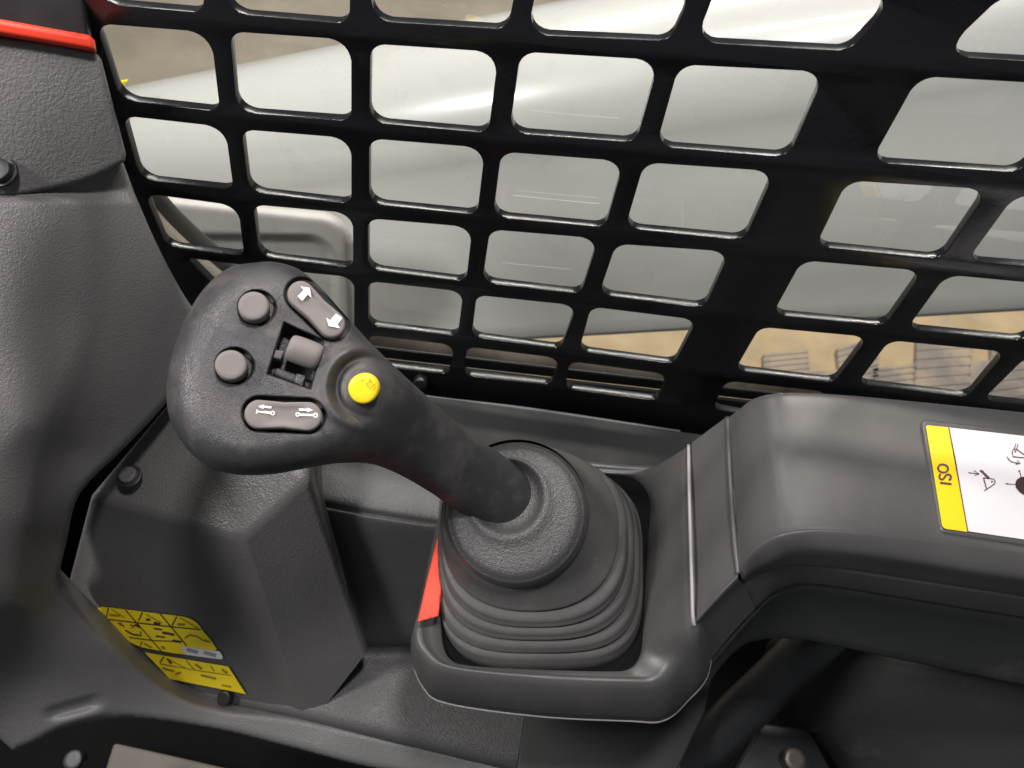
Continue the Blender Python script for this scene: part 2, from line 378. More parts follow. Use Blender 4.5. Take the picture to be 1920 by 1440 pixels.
# rubber track lying on the mud
trk = empty('rubber_track', PZ(1650, 690, -CZ), 'muddy ribbed rubber track lying on tan soil below the window', 'track')
def slab(q, h, ribs, name):
    P = [PZ(x, y, -CZ) for x, y in q]; P = [p + np.array((0, 0, .006)) for p in P]
    ms = [bevelled(prism(P, (0, 0, h)), .006, 2)]
    for k in range(ribs):
        t0 = (k + .12) / ribs; t1 = (k + .72) / ribs
        a = P[0] * (1 - t0) + P[3] * t0; b = P[1] * (1 - t0) + P[2] * t0; c = P[1] * (1 - t1) + P[2] * t1; d = P[0] * (1 - t1) + P[3] * t1
        ms.append(bevelled(prism([p + np.array((0, 0, h - .001)) for p in (a, b, c, d)], (0, 0, .0035)), .0015, 2))
    return merge(ms)
obj('belt', slab([(1380, 712), (2050, 668), (2060, 800), (1390, 840)], .012, 0, 'b'), M['track'], trk, False)
for q in ([(1425, 672), (1508, 664), (1515, 735), (1430, 745)], [(1562, 662), (1640, 640), (1640, 722), (1570, 735)], [(1628, 700), (1708, 690), (1700, 770), (1620, 780)],
          [(1712, 640), (1815, 634), (1808, 752), (1705, 760)], [(1850, 652), (1960, 640), (1960, 750), (1850, 765)], [(1985, 610), (2090, 600), (2090, 720), (1990, 730)]):
    obj('lug', slab(q, .018, 7, 'l'), M['track'], trk, False)

tag(obj('roof_light_block', bevelled(prism([(-1.3, -.9, 2.33), (1.5, -.9, 2.33), (1.5, LG + .02, 2.33), (-1.3, LG + .02, 2.33)], (0, 0, .05)), .01), M['black'], smooth=False), kind='structure')  # unseen roof slab, added to keep the outside tube light off the interior
# ================================================================== SIDE WINDOW
win = empty('side_window', PY(900, 400, LG + .03), 'clear side window behind the black guard in a rubber seal', 'window')
YGL = LG + .028
gp = [PY(x, y, YGL) for x, y in ((-100, -400), (2400, -400), (2400, 1000), (300, 760))]
obj('glass', mesh(gp, [(0, 1, 2, 3)]), M['glass'], win, False)
sc_ = []
gs_ = lambda px, py: dY(px, py, YGL)
for a, b, wv in (((995, 207), (1160, 222), 1.2), ((962, 366), (1125, 382), 1.5), ((970, 357), (1122, 371), .8), ((940, 492), (1070, 505), .8)):
    sc_.append(stroke([a, (.5 * (a[0] + b[0]), .5 * (a[1] + b[1]) + .5), b], wv, gs_, .0006))
obj('scratch', merge(sc_), M['scratch'], win, False)
# bottom sill seen through the lowest cells
def strip(p0, p1, p2, p3, y, th, m, name, bev=.002):
    P = [PY(a[0], a[1], y) for a in (p0, p1, p2, p3)]
    return obj(name, bevelled(prism(P, (0, th, 0)), bev, 2), M[m], win)
strip((640, 618), (2000, 775), (2000, 805), (640, 648), YGL + .03, .004, 'sill', 'sill')
strip((640, 645), (2000, 802), (2000, 818), (640, 664), YGL + .012, .004, 'black', 'lower_frame')
strip((640, 668), (2000, 822), (2000, 840), (640, 684), YGL + .006, .004, 'tubem', 'lower_frame')
strip((640, 684), (2000, 840), (2000, 1000), (640, 820), YGL + .002, .004, 'black', 'lower_frame')
# rubber seal curving round the lower left corner
pth = cr([(250, 350), (272, 378), (302, 412), (355, 462), (430, 525), (520, 590), (640, 640)], 30, False)
def seal(off, r, m, y): 
    return obj('seal', tube([PY(x + off[0], y_ + off[1], y) for x, y_ in pth], r, 12), M[m], win)
seal((16, -6), .009, 'rubber', YGL + .018); seal((4, 8), .006, 'sill', YGL + .010); seal((-10, 18), .006, 'tubem', YGL + .008)

# ---- guard: a punched plate
cells = [
 [(165,-95),(374,-80),(386,26),(180,8)], [(402,-95),(658,-75),(657,47),(428,28)], [(694,-70),(975,-52),(953,58),(693,42)], [(1010,-50),(1308,-32),(1258,80),(985,67)], [(1345,-30),(1695,-12),(1591,98),(1300,82)], [(1880,-10),(2230,10),(2110,128),(1756,108)],
 [(177,43),(396,60),(414,211),(224,190)], [(428,58),(660,74),(660,229),(442,213)], [(692,81),(937,97),(917,252),(690,232)], [(974,96),(1239,112),(1194,270),(952,251)], [(1272,120),(1552,134),(1480,297),(1228,277)], [(1722,142),(2035,160),(1916,327),(1630,307)],
 [(227,216),(423,238),(439,358),(262,339)], [(450,242),(660,259),(660,384),(465,362)], [(690,259),(911,277),(896,405),(690,384)], [(938,284),(1172,302),(1136,429),(922,408)], [(1207,304),(1456,321),(1397,452),(1170,430)], [(1588,338),(1858,355),(1766,489),(1527,464)], [(1904,364),(2170,385),(2080,515),(1810,492)],
 [(268,362),(447,386),(459,482),(311,464)], [(472,383),(663,400),(663,504),(485,483)], [(688,409),(887,426),(875,530),(688,507)], [(917,430),(1124,447),(1090,553),(902,531)], [(1154,457),(1371,472),(1322,579),(1121,554)], [(1503,488),(1735,508),(1660,613),(1446,592)], [(1774,515),(2000,536),(1925,642),(1698,619)],
 [(347,483),(474,499),(482,610),(440,575)], [(490,503),(665,520),(665,636),(500,612)], [(689,527),(870,547),(859,632),(689,612)], [(892,553),(1083,573),(1052,656),(882,633)], [(1107,575),(1309,600),(1265,684),(1084,660)], [(1424,613),(1631,632),(1565,719),(1376,696)], [(1667,638),(1889,660),(1815,747),(1606,721)], [(1925,668),(2130,688),(2050,775),(1840,752)],
 [(689,628),(853,647),(843,703),(689,686)], [(874,650),(1051,672),(1035,723),(867,706)], [(1067,677),(1252,702),(1235,753),(1057,730)], [(1361,714),(1560,736),(1500,800),(1334,767)], [(1590,742),(1790,765),(1730,830),(1540,803)]]
def to_plane(px, py):
    p = PY(px, py, LG); return (p[0], p[2])
cu = bpy.data.curves.new('guard_curve', 'CURVE'); cu.dimensions = '2D'; cu.fill_mode = 'BOTH'
def spl(pts):
    s = cu.splines.new('POLY'); s.points.add(len(pts) - 1)
    for q, p in zip(s.points, pts): q.co = (p[0], p[1], 0, 1)
    s.use_cyclic_u = True
outer = [to_plane(*p) for p in ((110, -190), (2500, -130), (2420, 960), (1330, 822), (1180, 797), (720, 738), (470, 680), (392, 615), (300, 500), (225, 330), (160, 100))]
spl(outer)
for i, c in enumerate(cells):
    pl = [to_plane(*p) for p in c]
    r = .0095 if i < 26 else .0085
    if i == 26: r = .003
    spl(roundpoly(pl, [r * 1.0, r * 1.15, r * .9, r], 6))
cu.extrude = .0027; cu.bevel_depth = .0006; cu.bevel_resolution = 2
co = bpy.data.objects.new('tmp', cu); C.objects.link(co); bpy.context.view_layer.update()
me = bpy.data.meshes.new_from_object(co.evaluated_get(bpy.context.evaluated_depsgraph_get()))
bpy.data.objects.remove(co)
vv = np.array([v.co[:] for v in me.vertices]); 
for v, c in zip(me.vertices, vv): v.co = (c[0], LG + .0035 - c[2], c[1])
gd = empty('window_guard', PY(1000, 400, LG), 'glossy black punched metal grille with rounded rectangular openings covering the side window', 'window guard')
bm = bmesh.new(); bm.from_mesh(me); bmesh.ops.remove_doubles(bm, verts=bm.verts, dist=1e-5); bmesh.ops.recalc_face_normals(bm, faces=bm.faces); bm.to_mesh(me); bm.free()
o = obj('grille', me, M['guard'], gd); autosmooth(o, 50)
# bolt on the guard's lower edge
obj('bolt', disc(PY(790, 713, LG - .001), (0, -1, .15), .006, .006), M['black'], gd)

# ================================================================== LEFT PILLAR TRIM
pil = empty('pillar_trim', PD(120, 700, .5), 'grey grained pillar trim filling the left edge beside the window guard', 'pillar trim')
upd = rbf([(0, 70, .385), (180, 100, .40), (235, 300, .445), (0, 200, .375), (0, 380, .395), (-150, 200, .37), (120, 200, .392), (60, 300, .39), (140, 320, .415), (-150, 400, .39)], 1.)
# black upper post
def surf_post(px, py): return dY(px, py, LG - .03)
me = relief(np.array([(-150, -150), (155, -150), (163, 0), (172, 62), (200, 200), (-150, 120)], float), lambda px, py, d: np.maximum(surf_post(px, py), upd(px, py) + .006) + .006 - round_in(d, 10, .006), 6, rim=W @ np.array((-.6, -.32, 1)) * .03)
obj('upper_post', me, M['black'], pil)
up_out = cr([(-160, 40), (0, 68), (90, 80), (178, 97)], 24, False)
up_out = np.vstack([up_out, [(190, 110), (213, 200), (236, 288), (234, 302)], cr([(234, 303), (160, 338), (80, 358), (0, 372), (-160, 392)], 30, False)])
me = relief(up_out, lambda px, py, d: upd(px, py) + .003 - round_in(d, 8, .003), 4, rim=W @ np.array((-.6, -.32, 1)) * .03)
obj('upper_panel', me, M['soft'], pil)
me = relief(np.array([(-160, 12), (0, 36), (90, 52), (168, 66), (178, 76), (181, 97), (90, 81), (0, 66), (-160, 40)], float), lambda px, py, d: upd(px, py) - .002 - round_in(d, 9, .004), 3, rim=W @ np.array((-.6, -.32, 1)) * .03 * .5)
tag(obj('red_strip', me, M['red'], pil), 'bright red strip between black post and grey panel')
dpc = upd(np.array(4.), np.array(322.))
obj('plug', disc(PD(0, 323, dpc - .002), W @ np.array((.1, -.2, -1)), .0065, .004), M['black'], pil)
obj('plug_recess', disc(PD(0, 323, dpc - .0005), W @ np.array((.1, -.2, -1)), .009, .0015, dome=-.3), M['black'], pil)
# lower panel: big moulded sheet that runs down and under
lo_out = np.vstack([cr([(-200, 378), (0, 354), (90, 340), (160, 320), (228, 296)], 30, False),
    cr([(236, 318), (262, 385), (300, 470), (340, 545), (372, 592)], 20, False),
    cr([(375, 600), (345, 700), (306, 762), (235, 838), (150, 925), (126, 1010), (108, 1090)], 24, False),
    cr([(112, 1112), (215, 1212), (325, 1298), (420, 1328), (560, 1345), (760, 1390), (975, 1436)], 30, False),
    cr([(1000, 1470), (900, 1470), (700, 1440), (560, 1405), (430, 1372), (300, 1350), (215, 1346), (120, 1366), (60, 1395), (25, 1408)], 40, False),
    cr([(0, 1385), (-60, 1340), (-200, 1270)], 10, False)])
lod = rbf([(0, 400, .395), (230, 315, .445), (120, 400, .415), (200, 450, .44), (330, 540, .48), (370, 600, .50), (0, 600, .40), (120, 600, .43), (240, 640, .47), (300, 760, .51),
    (0, 800, .415), (60, 800, .42), (130, 850, .475), (200, 900, .50), (0, 1000, .43), (60, 980, .445), (105, 1020, .50), (150, 1050, .525), (40, 1110, .46), (0, 1160, .455), (90, 1140, .52),
    (0, 1250, .52), (120, 1250, .545), (200, 1200, .56), (100, 1350, .56), (300, 1290, .60), (220, 1330, .585), (420, 1320, .625), (430, 1365, .620),
    (600, 1365, .635), (600, 1400, .628), (900, 1425, .64), (950, 1460, .632), (-200, 400, .38), (-200, 800, .40), (-200, 1200, .45), (0, 1370, .55)], .015)
pad = cr([(-300, 300), (120, 330), (175, 430), (188, 560), (160, 700), (112, 850), (80, 1000), (66, 1110), (36, 1165), (-120, 1200), (-300, 1180)], 60)
me = relief(lo_out, lambda px, py, d: lod(px, py) + .006 - round_in(d, 14, .006) + .004 * sst(385 - py, 0, 30) - .009 * sst(-sdf(px, py, pad)[0], -10, 45) * sst(py, 560, 860) + .005 * np.exp(-(((px - 138) * .96 + (py - 1326) * -.26) / 48.) ** 4 - (((px - 138) * .26 + (py - 1326) * .96) / 11.) ** 4) - .002 * np.exp(-(((px - 150) * .96 + (py - 1346) * -.26) / 50.) ** 4 - (((px - 150) * .26 + (py - 1346) * .96) / 7.) ** 2), 4, rim=W @ np.array((-.6, -.32, 1)) * .03)
obj('lower_panel', me, M['panel'], pil)

# ================================================================== SIDE CONSOLE (ledge, recess wall, shelf)
con = empty('side_console', PZ(820, 1100, -.6), 'dark grey moulded cab side ledge with recess running under the window', 'side console')
rows = [ # (px,py,z) along x for each profile row
 [(330, 700, -.50), (560, 690, -.50), (760, 735, -.50), (1000, 765, -.50), (1310, 812, -.50), (1700, 870, -.50)],
 [(330, 820, -.505), (570, 870, -.505), (760, 905, -.505), (1000, 930, -.505), (1310, 960, -.505), (1700, 1010, -.505)],
 [(330, 870, -.506), (572, 925, -.506), (760, 957, -.506), (1000, 990, -.506), (1310, 1020, -.506), (1700, 1070, -.506)],
 [(330, 888, -.512), (573, 940, -.512), (760, 975, -.512), (1000, 1005, -.512), (1310, 1040, -.512), (1700, 1090, -.512)],
 [(330, 905, -.525), (575, 960, -.525), (760, 992, -.525), (1000, 1020, -.525), (1310, 1060, -.525), (1700, 1105, -.525)],
 [(360, 1010, -.58), (610, 1060, -.58), (770, 1080, -.58), (1000, 1110, -.58), (1310, 1140, -.58), (1700, 1190, -.58)],
 [(420, 1160, -.66), (665, 1190, -.66), (775, 1195, -.66), (1000, 1215, -.66), (1310, 1235, -.66), (1700, 1270, -.66)],
 [(430, 1185, -.668), (678, 1217, -.668), (778, 1220, -.668), (1000, 1240, -.668), (1310, 1260, -.668), (1700, 1300, -.668)],
 [(440, 1230, -.67), (660, 1260, -.67), (780, 1270, -.67), (1000, 1300, -.67), (1310, 1330, -.67), (1700, 1380, -.67)],
 [(380, 1305, -.674), (560, 1338, -.674), (760, 1382, -.674), (972, 1430, -.674), (1310, 1500, -.674), (1700, 1580, -.674)],
 [(380, 1320, -.70), (560, 1352, -.70), (760, 1398, -.70), (972, 1448, -.70), (1310, 1515, -.70), (1700, 1590, -.70)]]
R_ = []
for r in rows:
    c = cr(r, 50, False); c = c[c[:, 0] < 1290]
    t = np.linspace(0, 1, 50); k = t * (len(c) - 1); i = np.clip(k.astype(int), 0, len(c) - 2); fr_ = (k - i)[:, None]; c = c[i] * (1 - fr_) + c[i + 1] * fr_
    R_.append(PZ(c[:, 0], c[:, 1], c[:, 2] - .008 * (len(R_) < 4) - .014 * (len(R_) > 6)))
R_ = np.array(R_); Rs = np.array([cr(R_[:, j], 60, False) for j in range(R_.shape[1])])
obj('ledge', loft([list(a) for a in Rs], False), M['trim'], con)
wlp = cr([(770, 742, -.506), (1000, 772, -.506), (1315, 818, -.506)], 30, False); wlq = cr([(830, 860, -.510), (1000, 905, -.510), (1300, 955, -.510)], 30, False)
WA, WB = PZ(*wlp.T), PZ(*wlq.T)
obj('ledge_shade', loft([list(WA * (1 - t) + WB * t + np.array((0, 0, .002 - .008 * (t > .99)))) for t in (0, .25, .5, .75, .97, 1)], False), M['ledge'], con)  # overlay darker than the ledge, stands in for the shade under the window
# ---- box
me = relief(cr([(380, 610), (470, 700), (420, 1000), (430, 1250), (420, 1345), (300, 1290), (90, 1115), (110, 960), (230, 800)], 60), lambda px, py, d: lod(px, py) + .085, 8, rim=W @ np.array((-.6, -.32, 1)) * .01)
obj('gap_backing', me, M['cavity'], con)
box = empty('console_box', PZ(330, 1150, -.66), 'dark grey grained angular box with yellow warning labels below the joystick head', 'console box')
V = {'A': (165, 928, -.505), 'B': (452, 1012, -.505), 'Cc': (580, 896, -.462), 'D': (322, 742, -.462), 'E': (122, 1099, -.592), 'Fv': (425, 1143, -.592), 'G': (556, 1328, -.685), 'H': (330, 1287, -.685), 'I': (395, 1316, -.69), 'J': (690, 1215, -.685), 'K': (330, 1000, -.685), 'Lv': (585, 740, -.462), 'Mm': (120, 900, -.60), 'Nn': (250, 760, -.56)}
P = {k: PZ(*v) for k, v in V.items()}
def tri_plane(a, b, c):
    A, B_, C_ = [(V[k], dZ(V[k][0], V[k][1], V[k][2])) for k in (a, b, c)]
    pa, pb, pc = [camp(x[0][0], x[0][1], x[1]) for x in (A, B_, C_)]
    n = nrm(np.cross(pb - pa, pc - pa)); return plane_depth(pa, n)
P['J'] = PD(690, 1225, tri_plane('B', 'Cc', 'G')(690, 1225))
P['c2'] = P['Cc'] + np.array((.0, .03, -.22)); P['d2'] = P['D'] + np.array((.03, .03, -.2)); P['e2'] = P['E'] + np.array((.08, .06, -.10)); P['l2'] = P['Lv'] + np.array((0, .02, -.22)); P['a2'] = P['A'] + np.array((.06, .06, -.16))
ks = list(P); ix = {k: i for i, k in enumerate(ks)}
fc = [('D', 'A', 'B'), ('D', 'B', 'Cc'), ('D', 'Cc', 'Lv'), ('A', 'E', 'Fv', 'B'), ('E', 'H', 'G', 'Fv'), ('B', 'Fv', 'G'), ('B', 'G', 'J', 'Cc'), ('Cc', 'J', 'l2', 'Lv'), ('A', 'D', 'd2', 'a2'), ('A', 'a2', 'e2', 'E'), ('E', 'e2', 'H'), ('D', 'Lv', 'l2', 'd2')]
me = mesh([P[k] for k in ks], [[ix[k] for k in f] for f in fc])
bm = bmesh.new(); bm.from_mesh(me); bmesh.ops.delete(bm, geom=[v for v in bm.verts if not v.link_faces], context='VERTS'); bm.to_mesh(me); bm.free()
bevelled(me, .005, 4, 8)
wn(obj('housing', me, M['box'], box))
def tri_plane(a, b, c):
    A, B_, C_ = [(V[k], dZ(V[k][0], V[k][1], V[k][2])) for k in (a, b, c)]
    pa, pb, pc = [camp(x[0][0], x[0][1], x[1]) for x in (A, B_, C_)]
    n = nrm(np.cross(pb - pa, pc - pa)); return plane_depth(pa, n)
topf = tri_plane('A', 'B', 'Cc'); dec = tri_plane('E', 'Fv', 'G')
zup = W @ nrm((.05, -.5, -.85))
obj('plug', disc(PD(243, 894, topf(243, 894) - .001), zup, .0062, .005), M['trim'], box)
obj('plug_collar', disc(PD(243, 894, topf(243, 894) - .0005), zup, .0085, .0016), M['black'], box)
# warning labels on the lower face
def lab(pts, m, name, parent, lift): return obj(name, patch(pts, dec, lift), M[m], parent, False)
def Z3(x, y): return (150 + x * 340 / 1920, 1110 + y * 255 / 1440)     # px in the zoomed study
L1 = lab([Z3(*p) for p in cr([(190, 190), (240, 158), (480, 185), (850, 232), (1100, 262), (1230, 320), (1300, 410), (1450, 610), (1300, 625), (1100, 660), (860, 625), (640, 580), (530, 530), (495, 515), (380, 400), (260, 300)], 16)], 'ylabel', 'warning_label', box, .0010)
L2 = lab([Z3(*p) for p in ((685, 640), (1130, 715), (1570, 790), (1755, 1080), (1380, 1005), (950, 920))], 'ylabel', 'warning_label', box, .0010)
tag(L1, 'upper yellow pictogram label with rounded corners'); tag(L2, 'lower yellow label with small faded print')
L3 = lab([Z3(*p) for p in roundpoly([(1045, 572), (1480, 628), (1530, 718), (1120, 665)], 22)], 'white', 'white_tag', box, .0014)
def zs(pl, wd): return stroke([Z3(*p) for p in pl], wd * 1.35, dec, .0016)
obj('print', merge([zs([(300, 165), (280, 265)], 1.6), zs([(480, 188), (860, 625)], 1.3), zs([(660, 215), (620, 305)], 1.8), zs([(850, 232), (1130, 570)], 1.6), zs([(1025, 258), (975, 355)], 1.8),
    zs([(655, 525), (640, 570)], 1.4), zs([(270, 285), (560, 320), (940, 365), (1280, 400)], 1.4), zs([(520, 480), (780, 515), (1090, 525)], 1.2),
    zs([(870, 430), (940, 440), (1000, 455)], 3), zs([(980, 515), (1070, 530)], 3), zs([(580, 345), (635, 370)], 3),
    zs([(780, 385), (870, 400)], 2), zs([(800, 465), (900, 480)], 2), zs([(480, 405), (560, 450), (650, 460), (640, 420)], 2.0), zs([(700, 290), (745, 295)], 3), zs([(780, 325), (850, 340)], 3)]), M['ink'], L1, False)
obj('grey_symbols', merge([zs([(1110, 490), (1160, 455), (1240, 470), (1300, 510), (1380, 530)], 2.2), zs([(310, 240), (420, 252)], 2.5), zs([(330, 180), (470, 270)], 1), zs([(700, 235), (870, 330)], 1), zs([(1050, 270), (1250, 385)], 1), zs([(1030, 340), (1110, 345)], 3), zs([(680, 545), (760, 590)], 2), zs([(860, 575), (900, 600)], 3)]), M['inkfade'], L1, False)
obj('red_print', merge([zs([(400, 325), (470, 365)], 2), zs([(530, 350), (580, 360), (545, 380)], 2), zs([(420, 350), (440, 320)], 1.5)]), M['redink'], L1, False)
obj('print', merge([zs([(890, 685), (845, 750)], 1.8), zs([(920, 705), (970, 760)], 2.5), ]), M['ink'], L2, False)
obj('small_text', merge([zs([(850, 760), (1200, 825), (1600, 885)], 1.2), zs([(1120, 720), (1210, 825)], 1.2), zs([(940, 715), (1110, 800)], 1.2), zs([(1220, 765), (1290, 815)], 3), zs([(1380, 780), (1420, 840)], 1.2), zs([(1500, 820), (1560, 860)], 3), zs([(870, 805), (1000, 840)], 2.5), zs([(1010, 870), (1070, 850)], 3), zs([(1280, 880), (1440, 920)], 3), zs([(1500, 985), (1600, 1005)], 2.5)]), M['inkfade'], L2, False)
obj('grey_print', merge([zs([(1130, 610), (1250, 640)], 5), zs([(1310, 640), (1440, 675)], 5)]), M['lightedge'], L3, False)
sp = PD(425, 1306, dec(425, 1306) - .002)
obj('screw', disc(sp, W @ np.array((-.2, -.1, -1)), .006, .005), M['black'], box)

# ================================================================== ARMREST CONSOLE: tray + cover + armrest
ar = empty('armrest_console', PZ(1400, 1000, -.5), 'satin charcoal armrest console with joystick tray and control pattern plate on the right', 'armrest')
K = [ # opening | crest | lower edge
 ((832,1100,-.505),(801,1110,-.500),(794,1150,-.540)), ((831,1190,-.505),(784,1182,-.500),(778,1228,-.540)), ((846,1234,-.505),(804,1224,-.500),(799,1288,-.542)),
 ((885,1248,-.505),(852,1250,-.500),(845,1316,-.542)), ((1010,1254,-.505),(1010,1266,-.500),(1010,1338,-.542)), ((1130,1257,-.505),(1170,1274,-.500),(1175,1347,-.542)),
 ((1178,1252,-.505),(1232,1271,-.4995),(1238,1348,-.542)), ((1200,1226,-.504),(1268,1232,-.4895),(1282,1315,-.535)), ((1206,1180,-.50),(1300,1172,-.462),(1328,1244,-.512)),
 ((1211,1080,-.498),(1299,1080,-.456),(1312,1080,-.50)), ((1216,1000,-.498),(1296,985,-.455),(1305,985,-.50)), ((1219,938,-.498),(1293,900,-.455),(1300,900,-.50)),
 ((1196,899,-.499),(1291,838,-.458),(1294,845,-.50)), ((1150,890,-.50),(1222,876,-.492),(1222,888,-.53)), ((1000,885,-.503),(1000,862,-.500),(1000,868,-.54)),
 ((862,890,-.505),(855,880,-.500),(850,885,-.54)), ((832,985,-.505),(829,985,-.500),(824,995,-.54))]
def lp(i, fx=lambda a: a):
    c = cr([k[i] for k in K], 136); return PZ(c[:, 0], c[:, 1], c[:, 2])
op, crs, low = lp(0), lp(1), lp(2)
cen = op.mean(0); dn = np.array((0, 0, -1.))
def mixr(a, b, t, dz=0): return a * (1 - t) + b * t + dn * dz
outd = crs - cen; outd[:, 2] = 0; outd /= np.linalg.norm(outd, axis=1)[:, None]
rings = [op + dn * .05 - outd * .001, op + dn * .006, op + dn * .001 + outd * .0008, mixr(op, crs, .12), mixr(op, crs, .5, .002), mixr(op, crs, .8, .0012), mixr(op, crs, .93, .0006),
         mixr(crs, low, .04, 0) + outd * .0012, mixr(crs, low, .14, 0) + outd * .003, mixr(crs, low, .45) + outd * .004, mixr(crs, low, .8) + outd * .0035, mixr(crs, low, .97) + outd * .002, low, low - outd * .004 + dn * .001]
obj('tray', loft([list(r) for r in rings]), M['tray'], ar)
# pale moulding edge under the tray rim
bd_ = (low + outd * .0014 + dn * .0006)[2:70]
obj('edge_bead', tube(bd_, .0009, 8), M['edge'], ar)
wl = op + dn * .0025; bm = bmesh.new(); bm.faces.new([bm.verts.new(p + (cen - p) * -.01) for p in wl]); bmesh.ops.triangulate(bm, faces=bm.faces); me = bpy.data.meshes.new('w'); bm.to_mesh(me); bm.free()
obj('well_floor', me, M['cavity'], ar, False)
# stations: back edge, front crest, seam, band bottom
ST = [ # x-station: (back) (mid z) (crest start) (crest) (seam) (band bottom)
 [(1296,834,-.456),(1301,1165,-.462),(1309,1176,-.470),(1330,1240,-.512)],
 [(1330,808,-.440),(1342,1120,-.444),(1352,1135,-.455),(1372,1188,-.49)],
 [(1364,783,-.424),(1384,1078,-.430),(1394,1098,-.445),(1415,1142,-.475)]]
def station(s, nb=7):
    b, c, d, e = [np.array(q, float) for q in s]
    pts = [PZ(b[0] - 2, b[1] + 16, b[2] - .05), PZ(*(b + (0, 3, -.006)))] + [PZ(*(b * (1 - t) + c * t)) for t in (0.015, .25, .5, .75, .96)] + [PZ(*c) + np.array((0, -.002, -.0015)), PZ(*d), PZ(*(d * .5 + e * .5)), PZ(*e)]
    return cr(pts, 60, False)
S1 = np.array([station(s) for s in ST]); S1 = np.array([cr(S1[:, j], 14, False) for j in range(S1.shape[1])]).transpose(1, 0, 2)
obj('cover_panel', loft([list(a) for a in S1 + np.array((0, 0, .0012))], False), M['arm'], ar)
STB = [
 [(1366,781,-.423),(1386,1064,-.427),(1390,1082,-.433),(1392,1088,-.44)],
 [(1385,767,-.410),(1408,1040,-.414),(1414,1062,-.424),(1418,1078,-.44)],
 [(1410,748,-.398),(1438,1018,-.402),(1446,1046,-.413),(1450,1070,-.434)],
 [(1445,738,-.388),(1480,1004,-.392),(1486,1030,-.402),(1490,1062,-.428)],
 [(1500,735,-.384),(1545,1000,-.388),(1550,1030,-.398),(1555,1064,-.426)],
 [(1600,741,-.383),(1650,1008,-.387),(1655,1042,-.397),(1660,1078,-.426)],
 [(1760,756,-.383),(1810,1026,-.387),(1815,1066,-.397),(1822,1103,-.427)],
 [(1930,773,-.383),(1990,1050,-.387),(1995,1092,-.397),(2000,1130,-.428)],
 [(2200,800,-.383),(2290,1090,-.387),(2295,1135,-.397),(2300,1175,-.430)]]
def stationB(s):
    b, c, d, e = [np.array(q, float) for q in s]
    pts = [PZ(b[0] - 4, b[1] + 30, b[2] - .07), PZ(*(b + (0, 4, -.010))), PZ(*(b + (0, 3, -.003)))] + [PZ(*(b * (1 - t) + c * t)) for t in (0.03, .2, .4, .6, .8, .95)] + [PZ(*c), PZ(*d), PZ(*(d * .5 + e * .5)) + np.array((0, -.001, 0)), PZ(*e), PZ(*e) + np.array((0, .006, -.003))]
    return cr(pts, 78, False)
S2 = np.array([stationB(s) for s in STB]); S2 = np.array([cr(S2[:, j], 96, False) for j in range(S2.shape[1])]).transpose(1, 0, 2)
obj('armrest_pad', loft([list(a) for a in S2], False), M['arm'], ar)
# groove edge beside the pad
gv = cr([(1364, 784, -.4235), (1369, 900, -.4255), (1376, 1000, -.427), (1384, 1076, -.430)], 30, False)
obj('seam_bead', tube(PZ(gv[:, 0], gv[:, 1], gv[:, 2] + .0004), .0019, 8), M['tray'], ar)
# cover panel edge catching light, put into a paler strip colour on the seam
sp_ = cr([(1291, 835, -.4565), (1292, 900, -.453), (1294, 985, -.453), (1297, 1080, -.454), (1299, 1150, -.458), (1302, 1172, -.462)], 40, False)
obj('lit_edge_strip', tube(PZ(sp_[:, 0], sp_[:, 1], sp_[:, 2] + .0011), .0012, 8), M['lightedge'], ar)
# dark skirt under the pad, then the lower trim
def band(keys_top, keys_bot, bulge, m, name, n=80, thick=.01):
    a = cr(keys_top, n, False); b = cr(keys_bot, n, False)
    A = PZ(a[:, 0], a[:, 1], a[:, 2]); B = PZ(b[:, 0], b[:, 1], b[:, 2]); rr = []
    back = np.array((0, .02, 0))
    rr.append(A + back); rr.append(A + np.array((0, .002, 0.0)))
    for t in (.04, .15, .35, .6, .85, .96): rr.append(A * (1 - t) + B * t + np.array((0, -bulge * math.sin(math.pi * t) ** .5, 0)))
    rr.append(B + np.array((0, .002, 0))); rr.append(B + back)
    return obj(name, loft([list(r) for r in rr], False), M[m], ar)
band([(1388,1092,-.447),(1410,1080,-.442),(1450,1066,-.434),(1500,1058,-.428),(1560,1062,-.427),(1660,1077,-.427),(1822,1101,-.428),(2000,1128,-.429),(2300,1172,-.431)],
     [(1392,1150,-.480),(1420,1140,-.475),(1452,1112,-.465),(1498,1096,-.456),(1560,1101,-.456),(1660,1117,-.456),(1822,1144,-.456),(2000,1172,-.458),(2300,1215,-.46)], .001, 'tray', 'skirt')
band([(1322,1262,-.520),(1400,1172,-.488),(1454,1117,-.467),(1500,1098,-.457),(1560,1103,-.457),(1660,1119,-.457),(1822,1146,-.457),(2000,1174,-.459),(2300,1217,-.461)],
     [(1328,1285,-.535),(1372,1232,-.53),(1420,1206,-.525),(1500,1204,-.525),(1560,1215,-.525),(1660,1236,-.525),(1822,1270,-.525),(2000,1305,-.525),(2300,1360,-.53)], -.003, 'lowtrim', 'lower_trim')
